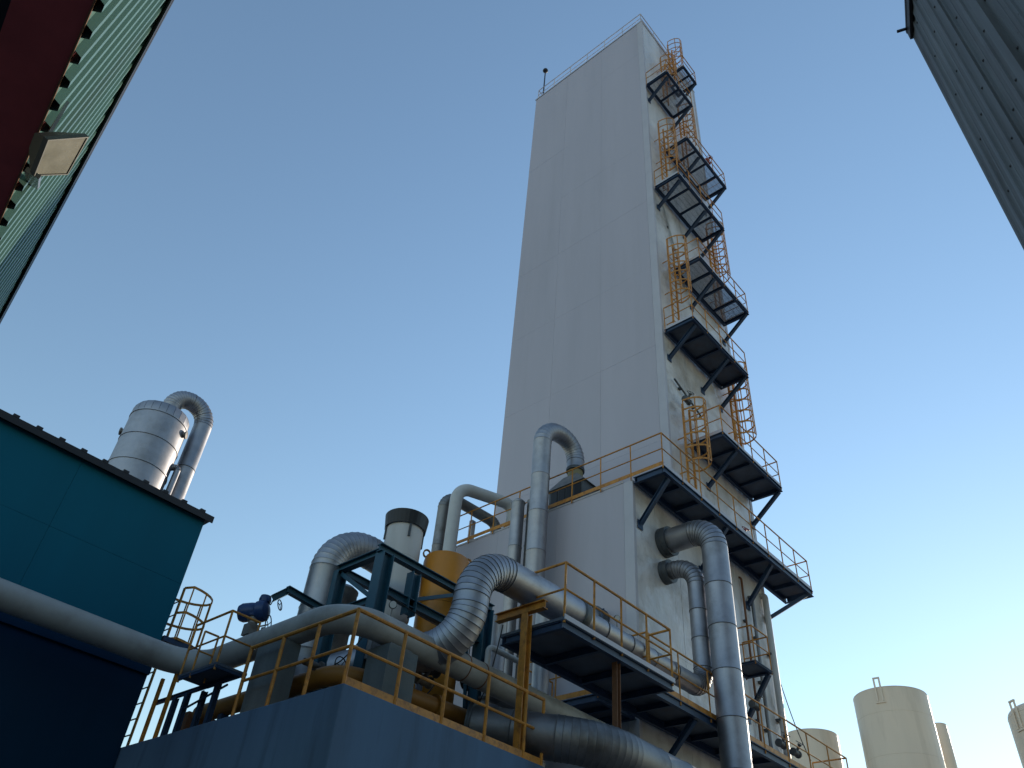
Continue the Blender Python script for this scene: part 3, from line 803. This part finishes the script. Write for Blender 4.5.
# ------------------------------------------------------------------ green clad elevated gallery, upper left
GA = math.atan2(0.15, 0.989)
gd = Vector((math.sin(GA), math.cos(GA), 0)); gn = Vector((gd.y, -gd.x, 0))
def GP(al, off, z): return gd*al + gn*off + Vector((0, 0, z))
W0 = -0.78
ZB = 6.34
def ztop(al): return 9.40 - 0.185*(al - 5.19)
gal = thing('elevated_gallery', 'green corrugated elevated gallery with dark red underside, overhead at upper left', 'building', GP(6, W0-1.5, ZB))
pitch = 0.226; A0 = 0.0; NR = 66; dep = 0.052
for s in range(NR//3):
    prof = []
    for k in range(3):
        a = A0 + (s*3+k)*pitch
        prof += [(a, 0), (a+0.105, 0), (a+0.133, dep), (a+0.195, dep), (a+pitch-0.004 if k == 2 else a+pitch-0.0001, 0.0)]
    vs = []; fs = []
    for (a, o) in prof:
        vs.append(GP(a, W0+o, ZB-0.02)); vs.append(GP(a, W0+o, ztop(a)))
    for j in range(len(prof)-1): fs.append((2*j, 2*j+2, 2*j+3, 2*j+1))
    mesh_obj('wall_sheet', vs, fs, 'sheet_green', gal)
AE = A0 + NR*pitch
def gbox(a0, a1, o0, o1, z0, z1, name, m, z0b=None, z1b=None, par=gal):
    z0b = z0 if z0b is None else z0b; z1b = z1 if z1b is None else z1b
    vs = [GP(a0,o0,z0),GP(a0,o1,z0),GP(a1,o1,z0b),GP(a1,o0,z0b),GP(a0,o0,z1),GP(a0,o1,z1),GP(a1,o1,z1b),GP(a1,o0,z1b)]
    return mesh_obj(name, vs, [(0,3,2,1),(4,5,6,7),(0,1,5,4),(1,2,6,5),(2,3,7,6),(3,0,4,7)], m, par)
gbox(A0, AE, W0-3.2, W0-0.014, ZB+0.17, ztop(A0)-0.05, 'core', 'dark_flashing', z1b=ztop(AE)-0.05)
gbox(A0, AE, W0-0.40, W0-0.008, ZB-0.02, ZB+0.14, 'bottom_beam', 'soffit_red')
gbox(A0, AE, W0-0.0075, W0+0.004, ZB-0.037, ZB-0.014, 'edge_lip', 'lip_brown')
gbox(A0, AE, W0-3.2, W0-2.8, ZB-0.02, ZB+0.14, 'bottom_beam', 'soffit_red')
gbox(A0, AE, W0-3.4, W0+0.09, ztop(A0)-0.02, ztop(A0)+0.08, 'roof', 'dark_flashing', ztop(AE)-0.02, ztop(AE)+0.08)
gbox(A0, AE, W0+0.072, W0+0.088, ztop(A0)-0.16, ztop(A0)-0.021, 'eave_trim', 'dark_flashing', ztop(AE)-0.16, ztop(AE)-0.021)
# floodlight bracketed to the gallery wall
A_, B_, C_, D_ = [Vector((q[0]*0.70, q[1]*0.70, 1.6+(q[2]-1.6)*0.70)) for q in ((0.027,6.117,7.576),(0.253,6.190,7.973),(0.312,6.573,7.805),(0.110,6.475,7.473))]
ctr = (A_+B_+C_+D_)/4
nrm = (B_-A_).cross(D_-A_).normalized()
if nrm.x < 0: nrm = -nrm
fl = thing('floodlight', 'boxy floodlight bracketed out from the green corrugated wall', 'lamp', ctr - nrm*0.3)
q = [A_, B_, C_, D_]
rim = [v + (v-ctr)*0.06 for v in q]
vs = q + rim + [v - nrm*0.035 for v in rim] + [ctr + (v-ctr)*0.45 - nrm*0.17 for v in q]
fs = []
for ring in (0, 4, 8):
    for i in range(4):
        j = (i+1) % 4
        if ring: fs.append((ring+i, ring+j, ring+4+j, ring+4+i))
        else: fs.append((i, j, 4+j, 4+i))
fs.append((12, 13, 14, 15))
mesh_obj('housing', vs, fs, 'lamp_housing', fl)
gl = [v - nrm*0.006 for v in q]
mesh_obj('glass', gl + [v - nrm*0.01 for v in gl], [(0,1,2,3),(7,6,5,4),(0,4,5,1),(1,5,6,2),(2,6,7,3),(3,7,4,0)], 'lamp_glass', fl)
B().bar(ctr - nrm*0.14, gd*4.55 + gn*(W0+0.055) + (Vector((0,0,6.50))), 0.04, 0.02, (1,0,0)).build('bracket_arm', 'lamp_glass', fl)
B().bar(D_ - nrm*0.02, gd*5.60 + gn*(W0+0.054) + Vector((0,0,6.62)), 0.09, 0.03).build('hinge_plate', 'lamp_glass', fl)

# ------------------------------------------------------------------ slate clad building, upper right
hd = Vector((0.945, 0.327, 0)).normalized(); hn = Vector((-hd.y, hd.x, 0))     # hn faces the camera
HW = -4.0; HE = 11.04; HZ = 20.30
def HP(al, off, z): return hd*al + hn*(HW+off) + Vector((0, 0, z))
sb = thing('slate_building', 'dark slate ribbed sheet building towering at the upper right', 'building', HP(6, -3, 0))
hp = 0.27
def hsheet(i0, nr, z0, z1, base, name='wall_sheet', fine=False):
    prof = []
    for k in range(nr):
        a = HE - (i0+k+1)*hp
        if fine:
            for q_ in range(2):
                aa = a + q_*hp/2
                prof += [(aa, 0), (aa+0.05, 0), (aa+0.07, 0.028), (aa+0.11, 0.028)]
        else:
            prof += [(a, 0), (a+0.145, 0), (a+0.17, 0.045), (a+0.235, 0.045)]
    prof.append((HE - i0*hp - 0.004, 0))
    vs = []; fs = []
    for (a, o) in prof:
        vs.append(HP(a, base+o, z0)); vs.append(HP(a, base+o, z1))
    for j in range(len(prof)-1): fs.append((2*j, 2*j+1, 2*j+3, 2*j+2))
    return mesh_obj(name, vs, fs, 'sheet_slate', sb)
for i in range(0, 36, 2):
    hsheet(i, 2, 9, HZ, 0.035, fine=i >= 12)
    hsheet(i, 2, 11.5, 15.4, 0.0, fine=i > 5)
    hsheet(i, 2, 0, 11.6, -0.03, fine=i > 5)
for z in (13.6, 15.2, 16.75, 18.3, 19.75):
    for k in range(20):
        a = HE - 0.18 - k*hp + random.uniform(-0.01, 0.01)
        o = B().lathe(HP(a, 0.035, z + random.uniform(-0.03, 0.03)), [(0.028,0),(0.028,0.012),(0.012,0.03),(0.0,0.03)], 8, hn).build('fastener', 'dark_flashing', sb)
def hbox(a0, a1, o0, o1, z0, z1, name, m):
    vs = [HP(a0,o0,z0),HP(a1,o0,z0),HP(a1,o1,z0),HP(a0,o1,z0),HP(a0,o0,z1),HP(a1,o0,z1),HP(a1,o1,z1),HP(a0,o1,z1)]
    return mesh_obj(name, vs, [(0,3,2,1),(4,5,6,7),(0,1,5,4),(1,2,6,5),(2,3,7,6),(3,0,4,7)], m, sb)
hbox(HE-36*hp, HE-0.05, -6, -0.05, 0, HZ-0.03, 'core', 'dark_flashing')
hbox(HE-0.06, HE+0.035, -6.0, 0.085, 0, HZ, 'corner_trim', 'sheet_slate')
hbox(HE-1.92, HE-1.76, 0.03, 0.115, 9, HZ-0.3, 'seam_cover', 'sheet_slate')
hbox(HE-3.12, HE-2.90, 0.03, 0.14, 9, HZ-0.3, 'seam_cover', 'sheet_slate')
hbox(HE-36*hp, HE+0.05, -6.0, 0.16, HZ, HZ+0.10, 'roof', 'dark_flashing')
hbox(HE-36*hp, HE+0.04, 0.09, 0.15, HZ-0.30, HZ-0.002, 'eave_fascia', 'dark_flashing')
hbox(HE-0.10, HE-0.05, 0.16, 0.36, HZ-0.02, HZ+0.03, 'eave_peg', 'dark_flashing')

# ------------------------------------------------------------------ far storage tanks, lower right
def storage_tank(lab, az, half, tanel, dist, dome=0.35, lug=None, parts=True):
    cx, cy = math.cos(R(az))*dist, math.sin(R(az))*dist
    r = dist*math.sin(R(half)); H = 1.6 + tanel*(dist - r*0.0)
    t = thing('storage_tank', lab, 'tank', (cx, cy, 0), 'cream storage tanks')
    zs = [0.0]
    while zs[-1] < H - 3.4: zs.append(zs[-1] + 2.6)
    zs.append(H)
    for z0, z1 in zip(zs[:-1], zs[1:]):
        B().lathe((cx, cy, 0), [(r, z0), (r, z1-0.03), (r+0.012, z1-0.02), (r, z1)], 56).build('shell_course', 'tank_cream', t, 30)
    rk = min(0.5, r*0.25) if dome > 0.3 else 0.06
    prof = [(r, H)]
    for k in range(1, 7):
        a = k/6*math.pi/2
        prof.append((r - rk*(1-math.cos(a)), H + rk*math.sin(a)*0.9))
    prof += [((r-rk)*0.5, H + rk*0.9 + dome*0.7), (0.0, H + rk*0.9 + dome)]
    B().lathe((cx, cy, 0), prof, 56).build('dome', 'tank_cream', t, 30)
    if lug is not None:
        a = R(lug); d = Vector((math.cos(a), math.sin(a), 0)); s = Vector((-d.y, d.x, 0))
        c = Vector((cx, cy, H)) + d*r
        bb_ = B()
        for sg in (-1, 1): bb_.bar(c + s*0.17*sg + d*0.05 - Vector((0,0,0.9)), c + s*0.17*sg + d*0.05 + Vector((0,0,0.55)), 0.10, 0.08)
        bb_.bar(c - s*0.22 + d*0.05 + Vector((0,0,0.59)), c + s*0.22 + d*0.05 + Vector((0,0,0.59)), 0.10, 0.09).build('lifting_bracket', 'tank_cream', t)
        B().bar(c - s*0.30 + d*0.03 - Vector((0,0,0.96)), c + s*0.30 + d*0.03 - Vector((0,0,0.96)), 0.06, 0.10).build('bracket_pad', 'tank_cream', t)
    return t, (cx, cy, r, H)
storage_tank('widest cream storage tank with a bracket on its near rim', 17.57, 2.22, 0.345, 60, 0.05, lug=17.57+180-14)
storage_tank('cream storage tank half hidden behind the end of the low walkway', 22.8, 1.68, 0.307, 62, 0.05)
storage_tank('slim cream tank peeking out behind the widest tank', 15.22, 0.50, 0.313, 66, 0.05)
storage_tank('round shouldered tank at the right picture edge in front of the sun', 9.05, 2.32, 0.312, 55, 0.45, lug=9.05+180-48)

# ------------------------------------------------------------------ small fittings on the block's right face
def conduit(lab, pts, r, m='dull_aluminium', rad=0.12):
    p = thing('conduit_pipe', lab, 'pipe', pts[0])
    smooth_pipe(p, pts, r, rad, m, n=10, nb=4)
    for q in range(1, 4):
        a = Vector(pts[0]).lerp(Vector(pts[1]), q/4)
        B().box(a+Vector((-r-0.03, 0, -0.03)), a+Vector((r+0.03, TY0-a.y+0.01, 0.03))).build('pipe_clip', 'flange_steel', p)
    return p
conduit('thin grey pipe climbing the block wall beside the small balcony', [(22.55, TY0-0.12, 8.1), (22.55, TY0-0.12, 13.6), (22.55, TY0+0.02, 13.6)], 0.055)
conduit('grey drain pipe running down the far right edge of the wall', [(23.45, TY0-0.16, 6.0), (23.45, TY0-0.16, 14.0), (23.45, TY0+0.02, 14.0)], 0.10, 'pipe_white')
conduit('slender rusty pipe on the wall left of the small balcony', [(22.05, TY0-0.08, 8.1), (22.05, TY0-0.08, 14.1), (22.05, TY0+0.02, 14.1)], 0.035, 'rust_brown')
conduit('thin pipe on the tower side crossing below the upper third platform', [(20.3, TY0-0.06, 26.0), (19.0, TY0-0.06, 30.2), (19.0, TY0+0.02, 30.4)], 0.03, 'pipe_grey')
def small_valve(lab, c, m='flange_steel'):
    c = Vector(c)
    t = thing('small_valve', lab, 'valve', c)
    B().lathe(c, [(0.05,-0.18),(0.11,-0.17),(0.11,-0.13),(0.07,-0.11),(0.10,0),(0.07,0.11),(0.11,0.13),(0.11,0.17),(0.05,0.18)], 14, (1,0,0)).build('body', m, t, 40)
    B().lathe(c, [(0.04,0),(0.04,0.22),(0.06,0.23),(0.06,0.27),(0,0.28)], 12, (0,-0.6,0.8)).build('bonnet', m, t, 40)
    wheel(t, c + Vector((0,-0.6,0.8))*0.30, (0,-0.6,0.8), 0.13, m)
small_valve('black valve low on the wall near the end of the walkway', (22.55, 10.35, 9.05))
small_valve('second black valve just right of the other near the wall edge', (23.3, 10.3, 9.0))
small_valve('dark valve beneath the tiny balcony', (21.3, 10.4, 9.75))
small_valve('red valve on the long platform behind its railing', (21.6, 10.3, 15.2), 'valve_red')
small_valve('red valve by the right end of the upper platform second from top', (21.9, 9.75, 36.0), 'valve_red')
small_valve('dark valve on the tower wall above the first caged ladder', (19.15, 10.5, 19.4))
# sloping pipe above the first ladder
conduit('short dark pipe slanting across the wall above the first ladder', [(18.75, TY0-0.10, 20.2), (20.4, TY0-0.10, 19.6), (20.4, TY0+0.02, 19.5)], 0.035, 'flange_steel', 0.06)
# sagging cable at the far right edge
cb = B(); pts = []
for i in range(13):
    s = i/12
    pts.append(Vector((23.80 + 0.35*s, 10.75 - 0.5*s, 11.6 - 2.6*s - 0.25*math.sin(math.pi*s))))
cb.path(pts, 0.014, 5)
tag(cb.build('cable', 'cable_black', origin=pts[0]), 'thin cable hanging off the far right edge of the wall', 'cable')
# bird-sized things left out; pipework behind the frame
p = thing('bypass_pipe', 'white bypass pipe with valve low behind the roof railing', 'pipe', (8.0, 11.9, 6.3))
smooth_pipe(p, [(8.0, 12.1, 6.55), (9.2, 12.1, 6.55), (9.2, 12.1, 5.53)], 0.10, 0.2, 'pipe_white', n=14, nb=5)
flange(p, (8.3, 12.1, 6.55), (1,0,0), 0.16, 0.08)
wheel(p, (8.3, 11.8, 6.75), (0.2,-1,0.1), 0.16, 'black_paint')
p = thing('bypass_pipe', 'pale slanted pipe with handwheel beside the yellow vessel foot', 'pipe', (9.8, 11.6, 6.3))
smooth_pipe(p, [(9.35, 11.7, 6.62), (10.1, 11.7, 6.55), (10.1, 11.7, 5.53)], 0.12, 0.2, 'pipe_white', n=14, nb=5)
wheel(p, (9.75, 11.45, 6.62), (0.9,-0.4,0.1), 0.22, 'trim_white')
p = thing('insulated_pipe', 'vertical silver pipe half hidden behind the ochre support post', 'pipe', (12.4, 12.2, 0), 'silver clad pipes')
clad_pipe(p, [(12.6, 12.15, 0.4), (12.6, 12.15, 9.4)], 0.18, 0.3, seg=1.3)
p = thing('insulated_pipe', 'dull horizontal pipe behind the ochre cross beam', 'pipe', (12, 11, 7.6), 'silver clad pipes')
clad_pipe(p, [(11.2, 11.5, 7.45), (13.6, 11.5, 7.45)], 0.27, 0.3, m='dull_aluminium', seg=0.8)

# ------------------------------------------------------------------ small clutter on the blue roof
def cable(lab, a, b, sag, r=0.012, m='cable_black'):
    a, b = Vector(a), Vector(b)
    pts = [a.lerp(b, i/10) - Vector((0, 0, sag*math.sin(math.pi*i/10))) for i in range(11)]
    tag(B().path(pts, r, 5).build('cable', m, origin=a), lab, 'cable')
cable('black cable drooping from the blue frame column behind the railing corner', (8.42, 11.15, 7.6), (7.55, 11.6, 6.4), 0.35)
cable('black cable looping between the yellow vessel and the grey pipe', (10.2, 11.4, 6.95), (9.3, 11.1, 6.75), 0.3)
cable('thin cable strung from the actuator towards the blue frame arm', (7.46, 13.35, 8.05), (7.2, 12.75, 7.85), 0.12, 0.010)
jb = thing('junction_box', 'small grey junction box fixed to the blue frame column', 'box', (8.42, 11.1, 6.9))
B().box((8.30, 11.04, 6.75), (8.54, 11.168, 7.1)).build('enclosure', 'valve_grey', jb)
B().box((8.32, 11.028, 6.77), (8.52, 11.039, 7.08)).build('door', 'valve_grey', jb)
B().rod((8.36, 11.1, 6.75), (8.36, 11.1, 6.55), 0.018).rod((8.46, 11.1, 6.75), (8.46, 11.1, 6.5), 0.018).build('cable_gland', 'black_paint', jb)
for lab, c in (('grey valve on the low pipe behind the right hand railing', (9.55, 10.98, 6.75)), ('rusty valve beside the left plinth', (7.78, 12.9, 6.68))):
    small_valve(lab, c, 'valve_grey')

# pressure gauges and instrument tubing
def gauge(lab, c, axis, r=0.07):
    c = Vector(c); a = Vector(axis).normalized()
    t = thing('pressure_gauge', lab, 'gauge', c)
    B().rod(c - Vector((0, 0, 0.28)), c - Vector((0, 0, r)), 0.012, 6).build('stem', 'valve_grey', t)
    B().lathe(c - a*0.025, [(r*0.9, 0), (r, 0.01), (r, 0.05), (r*0.88, 0.055)], 18, a).build('case', 'black_paint', t, 40)
    B().lathe(c + a*0.031, [(r*0.86, 0), (r*0.86, 0.004)], 18, a).build('dial', 'pipe_white', t)
gauge('small round pressure gauge on top of the grey pipe near the roof corner', (8.15, 10.45, 7.50), (-0.5, -0.8, -0.2))
gauge('small round pressure gauge on the grey pipe below the ribbed S bend', (10.05, 10.40, 7.50), (-0.5, -0.8, -0.2))
gauge('small round pressure gauge on the slim silver pipe of the raised platform', (13.9, 9.82, 9.32), (-0.5, -0.8, -0.2))
cable('grey instrument cable draped along the lower blue frame beam', (8.6, 11.18, 8.05), (11.0, 11.18, 8.05), 0.10, 0.012)
cable('black cable hanging beneath the raised platform cross beam', (10.78, 10.3, 8.1), (10.9, 10.9, 6.7), 0.25, 0.012)

# more small pipework between the plinths and the frame
def thin_pipe(lab, pts, r, m, rad=0.12):
    p = thing('thin_pipe', lab, 'pipe', pts[0])
    smooth_pipe(p, pts, r, rad, m, n=12, nb=5)
    d = (Vector(pts[1])-Vector(pts[0])).normalized()
    flange(p, Vector(pts[0]).lerp(Vector(pts[1]), 0.55), d, r+0.045, 0.05, 'valve_grey')
thin_pipe('thin pale riser pipe between the right plinth and the yellow vessel', [(9.05, 10.95, 5.6), (9.05, 10.95, 6.72), (9.05, 12.2, 6.72)], 0.055, 'pipe_white')
thin_pipe('thin grey pipe crossing low behind the railing corner', [(7.6, 11.9, 6.62), (8.25, 11.9, 6.62), (8.25, 11.9, 5.6)], 0.06, 'valve_grey')
thin_pipe('slim silver pipe running level below the lower frame beam', [(8.6, 11.6, 7.35), (10.0, 11.6, 7.35), (10.0, 11.6, 6.6)], 0.07, 'dull_aluminium')
thin_pipe('slim vertical pipe beside the ochre support post', [(11.05, 10.9, 5.6), (11.05, 10.9, 7.9), (12.2, 10.9, 7.9)], 0.06, 'pipe_white')
for lab, c in (('small grey valve under the ribbed S bend', (9.62, 10.9, 6.95)), ('small dark valve on the slim silver pipe by the frame', (9.4, 11.6, 7.35))):
    small_valve(lab, c, 'flange_steel')
